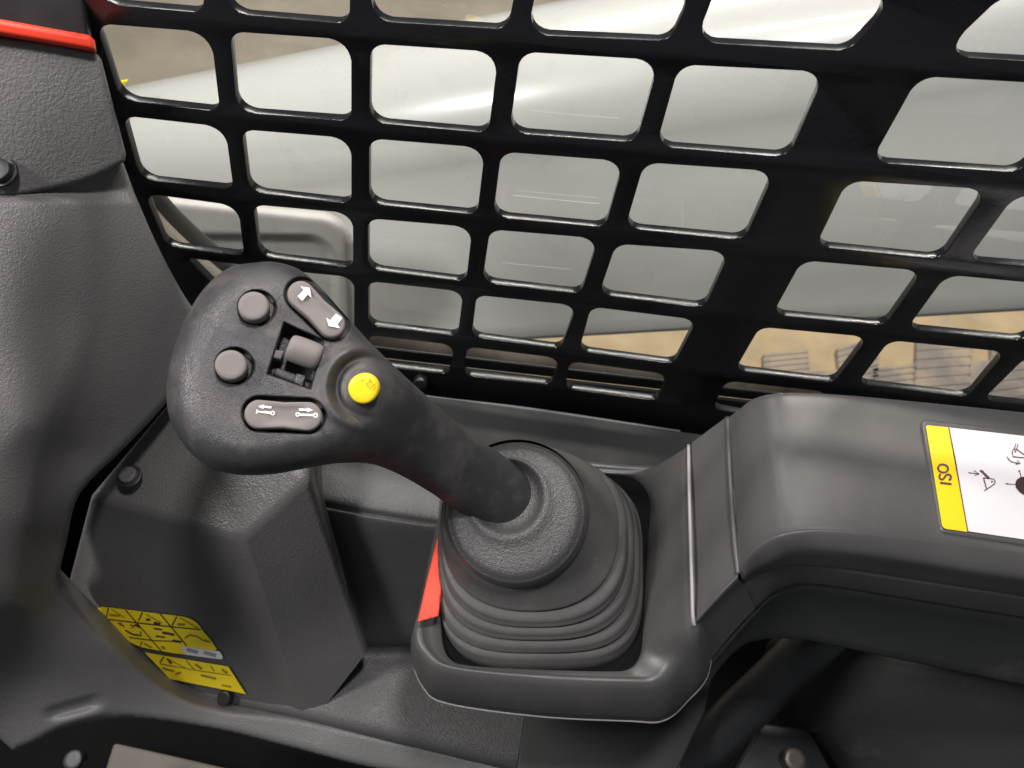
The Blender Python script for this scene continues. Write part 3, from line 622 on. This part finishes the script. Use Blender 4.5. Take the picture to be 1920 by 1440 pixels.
# faint scuffs on the lower trim
# ---- control pattern plate
pc = [(1731, 787), (1765, 1003)]
pA, pB, pC_ = [camp(x, y, dZ(x, y, z) - .0005) for x, y, z in ((1740, 800, -.3825), (1775, 985, -.386), (2000, 830, -.3825))]
pl_n = nrm(np.cross(pB - pA, pC_ - pA)); pld = plane_depth(pA - np.array((0, 0, .0012)), pl_n)
def Z4(x, y): return (1700 + x * 220 / 1218, 770 + y * 260 / 1440)
pout = roundpoly([Z4(145, 85), (2300, 850), (2330, 1085), Z4(345, 1262)], [8, 5, 5, 14])
me = relief(pout, lambda px, py, d: pld(px, py) + .0006 - round_in(d, 6, .0006), 4, rim=np.array((0, 0, -.004)))
plate = obj('label_plate', me, M['arm'], ar)
tag(plate, 'control pattern plate with yellow band reading ISO')
plf = lambda px, py: pld(px, py)
Wf = obj('white_field', patch([Z4(442, 175), (2280, 858), (2305, 1068), Z4(640, 1252)], plf, .0008), M['white'], plate, False)
Yf = obj('yellow_band', patch(list(roundpoly([Z4(198, 150), Z4(432, 172), Z4(632, 1258), Z4(372, 1222)], [3, 1, 1, 9])), plf, .0008), M['yellow'], plate, False)
st = lambda pl, wd, closed=False: stroke([Z4(*p) for p in pl], wd, plf, .0013, closed)
obj('divider', st([(438, 172), (500, 480), (560, 830), (636, 1256)], 1.6), M['purple'], plate, False)
def ell(cx, cy, a, b, rot, a0=0, a1=360, n=24):
    o = []
    for k in range(n + 1):
        t = math.radians(a0 + (a1 - a0) * k / n); x, y = a * math.cos(t), b * math.sin(t); c_, s_ = math.cos(math.radians(rot)), math.sin(math.radians(rot))
        o.append((cx + x * c_ - y * s_, cy + x * s_ + y * c_))
    return o
obj('lettering', merge([st([(348, 748), (466, 762)], 4.0), st(ell(378, 600, 52, 42, 12)[:-1], 3.6, True),
    st(cr([(352, 655), (340, 680), (348, 708), (375, 712), (395, 690), (412, 668), (440, 664), (458, 682), (455, 708), (436, 722)], 40, False), 3.6)]), M['purple'], Yf, False)
obj('symbol', merge([st([(640, 643), (752, 657)], 1.6), st([(700, 622), (754, 657), (705, 672)], 1.6),
    st([(762, 618), (848, 700)], 3.2), st([(778, 614), (862, 696)], 1.0),
    st([(797, 697), (868, 705), (905, 712), (922, 738), (905, 765), (822, 822)], 1.9, False), st([(797, 697), (830, 812), (806, 832)], 1.9),
    st([(1135, 340), (1118, 398)], 1.4), st([(1158, 345), (1140, 400)], 1.4), st([(1280, 500), (1140, 398), (1110, 398), (1094, 425), (1106, 478), (1280, 495)], 1.9),
    st(cr([(1042, 478), (1080, 525), (1170, 548)], 12, False), 1.7), st([(1130, 556), (1180, 548), (1148, 515)], 1.7),
    st([(1035, 758), (1140, 768)], 1.2), st([(1172, 620), (1190, 700)], 1.2), st([(1290, 700), (1310, 620)], 1.2), st([(1370, 800), (1480, 810)], 1.2), st([(1240, 880), (1250, 960)], 1.2),
    patch([Z4(1018, 758), Z4(1048, 750), Z4(1045, 768)], plf, .0013), patch([Z4(1168, 608), Z4(1160, 635), Z4(1182, 635)], plf, .0013),
    patch([Z4(*p) for p in ell(885, 737, 11, 9, 0)[:-1]], plf, .0013), patch([Z4(*p) for p in ell(1130, 421, 11, 9, 0)[:-1]], plf, .0013),
    ]), M['purple'], Wf, False)
obj('lever_dot', patch([Z4(*p) for p in ell(1248, 786, 125, 92, 28)[:-1]], plf, .0014), M['ink'], Wf, False)

# ================================================================== JOYSTICK
js = empty('joystick', PZ(1010, 1090, -.51), 'black multi button joystick with yellow button and ribbed rubber boot', 'joystick')
hc = camp(480, 690, .385); hn = nrm((.26, -.17, -.95)); hd = plane_depth(hc, hn)
ax0 = np.array((640., 745.)); ax = nrm((960 - 640, 932 - 745))
def grip_mid(px, py):
    s = (px - ax0[0]) * ax[0] + (py - ax0[1]) * ax[1]
    dh = hd(px, py); dg = .405 + s / 370 * .080
    return dh + (np.maximum(dg, dh - .01) - dh) * sst(s, 0, 200)
g_out = cr([(480, 492), (520, 492), (562, 506), (600, 538), (650, 594), (700, 648), (760, 706), (820, 760), (880, 812), (935, 848), (985, 884), (1080, 965), (1060, 1060), (985, 1035), (905, 985), (860, 960), (805, 922), (745, 888), (695, 870), (640, 868), (590, 875), (520, 888), (455, 891), (398, 878), (352, 843), (322, 795), (312, 745), (316, 690), (332, 635), (354, 585), (385, 538), (428, 503)], 190)
cut = [(p[0], p[1]) for p in g_out]
endc = np.array((949., 930.)); nx_ = np.array((-ax[1], ax[0]))
def endcurve(t): return endc + nx_ * t * 92 + ax * (56 - 95 * t * t - 26 * t)
# clip the outline at the curved end of the grip
def clip_end(poly):
    out = []
    for p in poly:
        q = p - endc; t = min(max(q @ nx_ / 92, -.85), .76); lim = 60 - 95 * t * t - 26 * t
        if q @ ax < lim: out.append(p)
    i0 = max(range(len(out)), key=lambda i: np.linalg.norm(out[(i + 1) % len(out)] - out[i]))
    a, b = out[i0], out[(i0 + 1) % len(out)]
    ta = (a - endc) @ nx_ / 92; tb = (b - endc) @ nx_ / 92
    mid = [endcurve(t) + ax * 4 for t in np.linspace(ta, tb, 24)[1:-1]]
    return np.array(out[:i0 + 1] + mid + out[i0 + 1:])
g_clip = clip_end(g_out)
well = np.array([(533, 604), (609, 638), (583, 731), (501, 702)], float)
btns = [((482, 577), 33, 31), ((440, 686), 34, 32)]
rock1 = ((566, 552), (624, 608), 30); rock2 = ((487, 776), (577, 780), 31)
def capd(px, py, a, b, r):
    a, b = np.array(a, float), np.array(b, float); e = b - a; t = np.clip(((px - a[0]) * e[0] + (py - a[1]) * e[1]) / e.dot(e), 0, 1)
    return np.hypot(px - a[0] - t * e[0], py - a[1] - t * e[1]) - r
def frontd(px, py, d):
    s = (px - ax0[0]) * ax[0] + (py - ax0[1]) * ax[1]
    T = .020 - .001 * sst(s, 0, 200); Rr = 62 - 2 * sst(s, 60, 200)
    z = grip_mid(px, py) - round_in(d, Rr, T)
    z = z + .013 * sst(-sdf(px, py, well)[0], -1, 4)
    for (c, rx, ry) in btns: z = z + .006 * sst(-(np.hypot((px - c[0]) / rx, (py - c[1]) / ry) - 1) * rx, -4, 1)
    for a, b, r in (rock1, rock2): z = z + .006 * sst(-capd(px, py, a, b, r), -4, 1)
    # scoop around the yellow button
    q = np.hypot(px - 686, (py - 727)); ang = np.degrees(np.arctan2(py - 727, px - 686))
    side = np.exp(-((((ang + 165 + 180) % 360) - 180) / 105.) ** 4)
    z = z + side * (.0042 * np.exp(-((q - 55) / 9.) ** 2) - .0022 * np.exp(-((q - 76) / 10.) ** 2)) + .0012 * sst(58 - q, 0, 20)
    return z
def backd(px, py, d):
    s = (px - ax0[0]) * ax[0] + (py - ax0[1]) * ax[1]
    return grip_mid(px, py) + round_in(d, 60, .016) + 1e-5
grip = obj('grip', relief(g_clip, frontd, 2, back=backd, prof=g_out), M['grip'], js)
# face frame
fd = lambda px, py: hd(px, py) - .020
hnw = W @ hn
def facepad(poly, h, base, m, name, bev=.0012, parent=js, tilt=None, dish=0):
    poly = np.asarray(poly, float); c = poly.mean(0)
    P0 = PD(poly[:, 0], poly[:, 1], fd(poly[:, 0], poly[:, 1])); pc_ = P0.mean(0); rings = []
    for sc_, hh in ((1, -base), (1, h - bev), (1 - bev * .35 / .006, h - bev * .3), (1 - bev / .006, h), (.6, h - dish), (.3, h - dish * 1.3), (.02, h - dish * 1.4)):
        if sc_ > .7 and sc_ < 1:  # inset by constant distance
            dirs = P0 - pc_; ln = np.linalg.norm(dirs, axis=1)[:, None]; ring = P0 - dirs / ln * ((1 - sc_) * .006)
        else: ring = pc_ + (P0 - pc_) * sc_
        rings.append(list(ring + hnw * hh))
    return obj(name, loft(rings, True, True, True), M[m], parent)
for (c, rx, ry), lb in zip(btns, ('upper round grey button', 'lower round grey button')):
    tag(facepad(ell(c[0] - 5, c[1] + 3, rx - 4, ry - 4, 0)[:-1], .0068, .004, 'button', 'push_button', .0011, dish=.0001), lb)
def capsule(a, b, r, n=12):
    a, b = np.array(a, float), np.array(b, float); u = nrm(b - a); an = math.degrees(math.atan2(u[1], u[0]))
    w1 = arc(b[0], b[1], r, r, an - 90, an + 90, n); w0 = arc(a[0], a[1], r, r, an + 90, an + 270, n)
    m1 = [((w1[-1][0] * (1 - t) + w0[0][0] * t), (w1[-1][1] * (1 - t) + w0[0][1] * t)) for t in (.25, .5, .75)]
    m0 = [((w0[-1][0] * (1 - t) + w1[0][0] * t), (w0[-1][1] * (1 - t) + w1[0][1] * t)) for t in (.25, .5, .75)]
    cc = (a + b) / 2
    m1 = [tuple(np.array(p) + (cc - p) / np.linalg.norm(cc - p) * k) for p, k in zip(m1, (1.5, 2.5, 1.5))]
    m0 = [tuple(np.array(p) + (cc - p) / np.linalg.norm(cc - p) * k) for p, k in zip(m0, (1.5, 2.5, 1.5))]
    return w1 + m1 + w0 + m0
def rocker(a, b, r, h, name, lb):
    poly = capsule(a, b, r); me_o = facepad(poly, h, .004, 'button', name, .0013, dish=0.0008)
    return tag(me_o, lb)
r1 = rocker((564, 555), (622, 611), 25, .0042, 'rocker_switch', 'upper rocker with white up and down arrows')
r2 = rocker((486, 778), (577, 782), 27, .0036, 'rocker_switch', 'lower rocker with extend and retract symbols')
def top_surf(h): return lambda px, py: plane_depth(hc + hn * (.020 + h), hn)(px, py)
def Z1(x, y): return (430 + x / 6., 490 + y / 6.)
def Z2(x, y): return (420 + x / 8., 720 + y / 8.)
ts = top_surf(.0046)
obj('arrow_mark', merge([patch([Z1(*p) for p in q], ts, .0) for q in ([(768, 392), (838, 322), (802, 282), (905, 300), (922, 410), (882, 372), (820, 446)], [(1200, 588), (1272, 636), (1216, 712), (1245, 752), (1120, 728), (1090, 632), (1130, 666)])]), M['mark'], r1, False)
ts2 = top_surf(.0040)
s2 = lambda pl, wd: stroke([Z2(*p) for p in pl], wd, ts2, 0)
obj('ram_mark', merge([s2([(560, 335), (710, 352)], 3.8), patch([Z2(*p) for p in ((508, 335), (600, 306), (590, 375))], ts2, 0), s2(ell(475, 410, 24, 26, 0), 2.0), s2(ell(732, 436, 24, 26, 0), 2.0), s2([(500, 412), (610, 424)], 2.4), s2([(600, 420), (708, 436)], 4.2),
    s2([(1125, 382), (1260, 388)], 3.8), patch([Z2(*p) for p in ((1338, 390), (1250, 355), (1248, 424))], ts2, 0), s2(ell(1105, 456, 24, 26, 0), 2.0), s2(ell(1372, 468, 27, 28, 0), 2.2), s2([(1130, 460), (1348, 468)], 4.0)]), M['mark'], r2, False)
# thumb roller in its well
def rbox(poly, z0, z1, m, name, bev):
    poly = np.asarray(poly, float); P0 = PD(poly[:, 0], poly[:, 1], fd(poly[:, 0], poly[:, 1]))
    me_ = prism([p + hnw * z0 for p in P0], hnw * (z1 - z0)); return obj(name, bevelled(me_, bev, 4), M[m], js)
rt = lambda x, y, l: PD(x, y, fd(np.array(float(x)), np.array(float(y))) - l)
A_, B_ = rt(541, 650, -.0022), rt(602, 672, -.0022)
obj('thumb_roller', tube([A_ + (B_ - A_) * t for t in (0, .03, .09, .2, .4, .6, .8, .91, .97, 1)], [.0050, .0060, .0066, .0069, .0070, .0070, .0069, .0066, .0060, .0050], 28), M['button'], js)
rbox([(514, 652), (532, 655), (526, 672), (510, 668)], -.012, -.0035, 'button', 'roller_step', .001)
rbox([(516, 685), (560, 700), (552, 716), (509, 700)], -.012, -.004, 'grip', 'roller_step', .0015)
rbox([(556, 697), (574, 702), (567, 722), (550, 714)], -.012, -.0034, 'collar', 'roller_step', .0008)
# yellow button
yn = W @ nrm((.05, .12, -1)); yb_d = float(frontd(np.array(686.), np.array(727.), np.array(60.)))
yc = PD(684, 727, yb_d + .001)
yb = tag(obj('push_button', disc(yc, yn, .0076, .0062, 32, .2, .02), M['yellow'], js), 'yellow button with small black bucket symbol')
ysf = plane_depth((yc - O) @ W + (W.T @ yn) * .0070, W.T @ yn)
s3 = lambda pl, wd: stroke([(430 + x / 6., 490 + y / 6.) for x, y in pl], wd, ysf, .0003)
obj('bucket_mark', merge([s3([(1540, 1375), (1585, 1350), (1622, 1380), (1588, 1440), (1540, 1375)], .9), s3([(1572, 1300), (1580, 1350)], .8), s3([(1590, 1300), (1598, 1352)], .8), s3([(1650, 1375), (1625, 1395), (1640, 1425), (1618, 1450)], .9), s3([(1488, 1330), (1500, 1345)], 1.6)]), M['ink'], yb, False)
0 and obj('button_ring', tube([yc + (np.array(Vector(yn).orthogonal().normalized()) * math.cos(a) + np.cross(yn, np.array(Vector(yn).orthogonal().normalized())) * math.sin(a)) * .0092 + yn * .0012 for a in np.linspace(0, 2 * math.pi, 40)], .0011, 8, False), M['grip'], js)

# collar (bell) and rubber boot
cc = camp(968, 962, .478); cn = nrm((-.10, -.26, -.96)); e1 = nrm(np.cross(cn, (0, 1, 0))); e2 = np.cross(cn, e1)
neck = camp(945, 925, .455) - cc; neck = neck - cn * neck.dot(cn)
rings = []
for r, h, sh in ((.008, .004, 1.0), (.018, .006, 1.0), (.0240, .0125, .95), (.0280, .0112, .64), (.0320, .0106, .36), (.0358, .0102, .15), (.0392, .0092, .05), (.0420, .0068, .01), (.0435, .0055, 0), (.0458, .0005, 0), (.0465, -.004, 0), (.0460, -.0075, 0), (.044, -.010, 0)):
    rings.append([toworld(cc + cn * h + neck * sh + (e1 * math.cos(a) + e2 * math.sin(a)) * r) for a in np.linspace(0, 2 * math.pi, 72, endpoint=False)])
rg = np.array(rings); rg = np.array([cr(rg[:, j], 40, False) for j in range(rg.shape[1])]).transpose(1, 0, 2)
obj('collar', loft([list(a) for a in rg]), M['collar'], js)
def bring(l, r_, t, b, ex, zz, tilt):                    # ring from px extents
    cx, cy = (l + r_) / 2, (t + b) / 2; a, bb = (r_ - l) / 2, (b - t) / 2
    A = np.linspace(0, 2 * math.pi, 96, endpoint=False); c_, s_ = np.cos(A), np.sin(A)
    x = cx + a * np.sign(c_) * np.abs(c_) ** (2 / ex); y = cy + bb * np.sign(s_) * np.abs(s_) ** (2 / ex)
    n = nrm(cn * tilt + Zw * (1 - tilt)); d0 = plane_depth(camp(cx, cy, zz), n)
    return PD(x, y, d0(x, y))
z1, z2 = .484, .5330
def bz(t): return z1 + (z2 - z1) * t
prof = [(834, 1104, 824, 1102, 2.0, 0.0, 1), (828, 1112, 826, 1110, 2.05, .06, .95), (826, 1130, 830, 1122, 2.1, .16, .85), (827, 1150, 835, 1136, 2.2, .26, .75), (829, 1160, 842, 1146, 2.3, .32, .7), (837, 1155, 855, 1140, 2.4, .365, .65),
  (829, 1172, 850, 1162, 2.5, .38, .6), (826, 1177, 852, 1170, 2.5, .43, .55), (827, 1178, 858, 1176, 2.6, .48, .5), (838, 1166, 874, 1163, 2.6, .515, .45),
  (826, 1184, 864, 1186, 2.7, .53, .42), (822, 1189, 866, 1194, 2.8, .58, .38), (823, 1190, 870, 1200, 2.9, .63, .33), (836, 1177, 887, 1186, 2.9, .665, .3),
  (823, 1195, 878, 1210, 3.1, .68, .27), (819, 1200, 880, 1219, 3.2, .73, .22), (820, 1201, 886, 1224, 3.3, .78, .18), (833, 1189, 901, 1210, 3.4, .81, .14),
  (823, 1203, 892, 1232, 3.6, .83, .1), (822, 1206, 898, 1243, 3.5, .88, .06), (825, 1206, 902, 1250, 3.6, .94, .03), (829, 1206, 908, 1256, 3.6, 1.02, 0), (832, 1204, 914, 1260, 3.6, 1.12, 0)]
rg = np.array([bring(*p[:5], bz(p[5]), p[6]) for p in prof]); rg = np.array([cr(rg[:, j], 110, False) for j in range(rg.shape[1])]).transpose(1, 0, 2)
obj('rubber_boot', loft([list(a) for a in rg]), M['boot'], js)

# red tab behind the boot
me = relief(np.array([(826, 985), (832, 1060), (822, 1155), (783, 1166), (800, 1090), (815, 1030)], float), lambda px, py, d: dZ(px, py, -.488), 3, rim=np.array((0, .002, -.004)))
tag(obj('red_tab', me, M['red']), 'narrow orange red tab standing behind the left side of the rubber boot', 'red tab')

# ================================================================== LOWER FLOOR AREA
tag(obj('cab_floor', quad(CZ - 1.02, -1.2, 1.6, -.9, LG + .2), M['cavity'], smooth=False), kind='structure')
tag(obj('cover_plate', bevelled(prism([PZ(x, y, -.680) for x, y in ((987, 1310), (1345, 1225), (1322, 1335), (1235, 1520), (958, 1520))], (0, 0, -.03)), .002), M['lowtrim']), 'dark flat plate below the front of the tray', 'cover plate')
tb = [PZ(1600, 1130, -.60), PZ(1490, 1240, -.68), PZ(1380, 1345, -.72), PZ(1220, 1500, -.78)]
tag(obj('support_tube', tube(tb, .021, 24), M['tubem']), 'thick black diagonal tube running down below the armrest', 'tube')
sd = rbf([(1400, 1500, .74), (1500, 1400, .74), (1560, 1280, .70), (1700, 1250, .66), (1920, 1300, .62), (1920, 1440, .62), (1600, 1440, .70), (1545, 1380, .70), (2100, 1400, .60), (1300,1300,.8)])
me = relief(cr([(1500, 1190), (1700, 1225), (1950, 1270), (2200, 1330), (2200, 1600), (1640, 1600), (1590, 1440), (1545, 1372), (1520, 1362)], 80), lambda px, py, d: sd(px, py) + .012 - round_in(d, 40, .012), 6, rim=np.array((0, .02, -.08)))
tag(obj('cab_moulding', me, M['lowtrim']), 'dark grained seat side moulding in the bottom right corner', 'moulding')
bp = empty('pivot_plate', PZ(1480, 1420, -.75), 'dark pivot plate with one large bolt beside the diagonal tube', 'pivot plate')
obj('plate', bevelled(prism([PZ(x, y, -.77) for x, y in ((1430, 1355), (1520, 1368), (1600, 1520), (1330, 1520))], (0, 0, -.02)), .003), M['tubem'], bp)
obj('bolt', disc(PZ(1482, 1426, -.768), (0, -.1, 1), .011, .014), M['steel'], bp)
# bottom left cavity: pale floor mat and bolt
tag(obj('floor_mat', bevelled(prism([PZ(x, y, -.95) for x, y in ((212, 1392), (330, 1418), (520, 1462), (500, 1560), (160, 1560))], (0, 0, -.02)), .004), M['mat']), 'pale beige patch of floor mat seen under the trim at lower left', 'floor mat')
tag(obj('bolt', disc(PZ(143, 1425, -.80), (0, -.2, 1), .009, .008), M['black']), 'worn bolt head in the dark gap at the lower left', 'bolt')
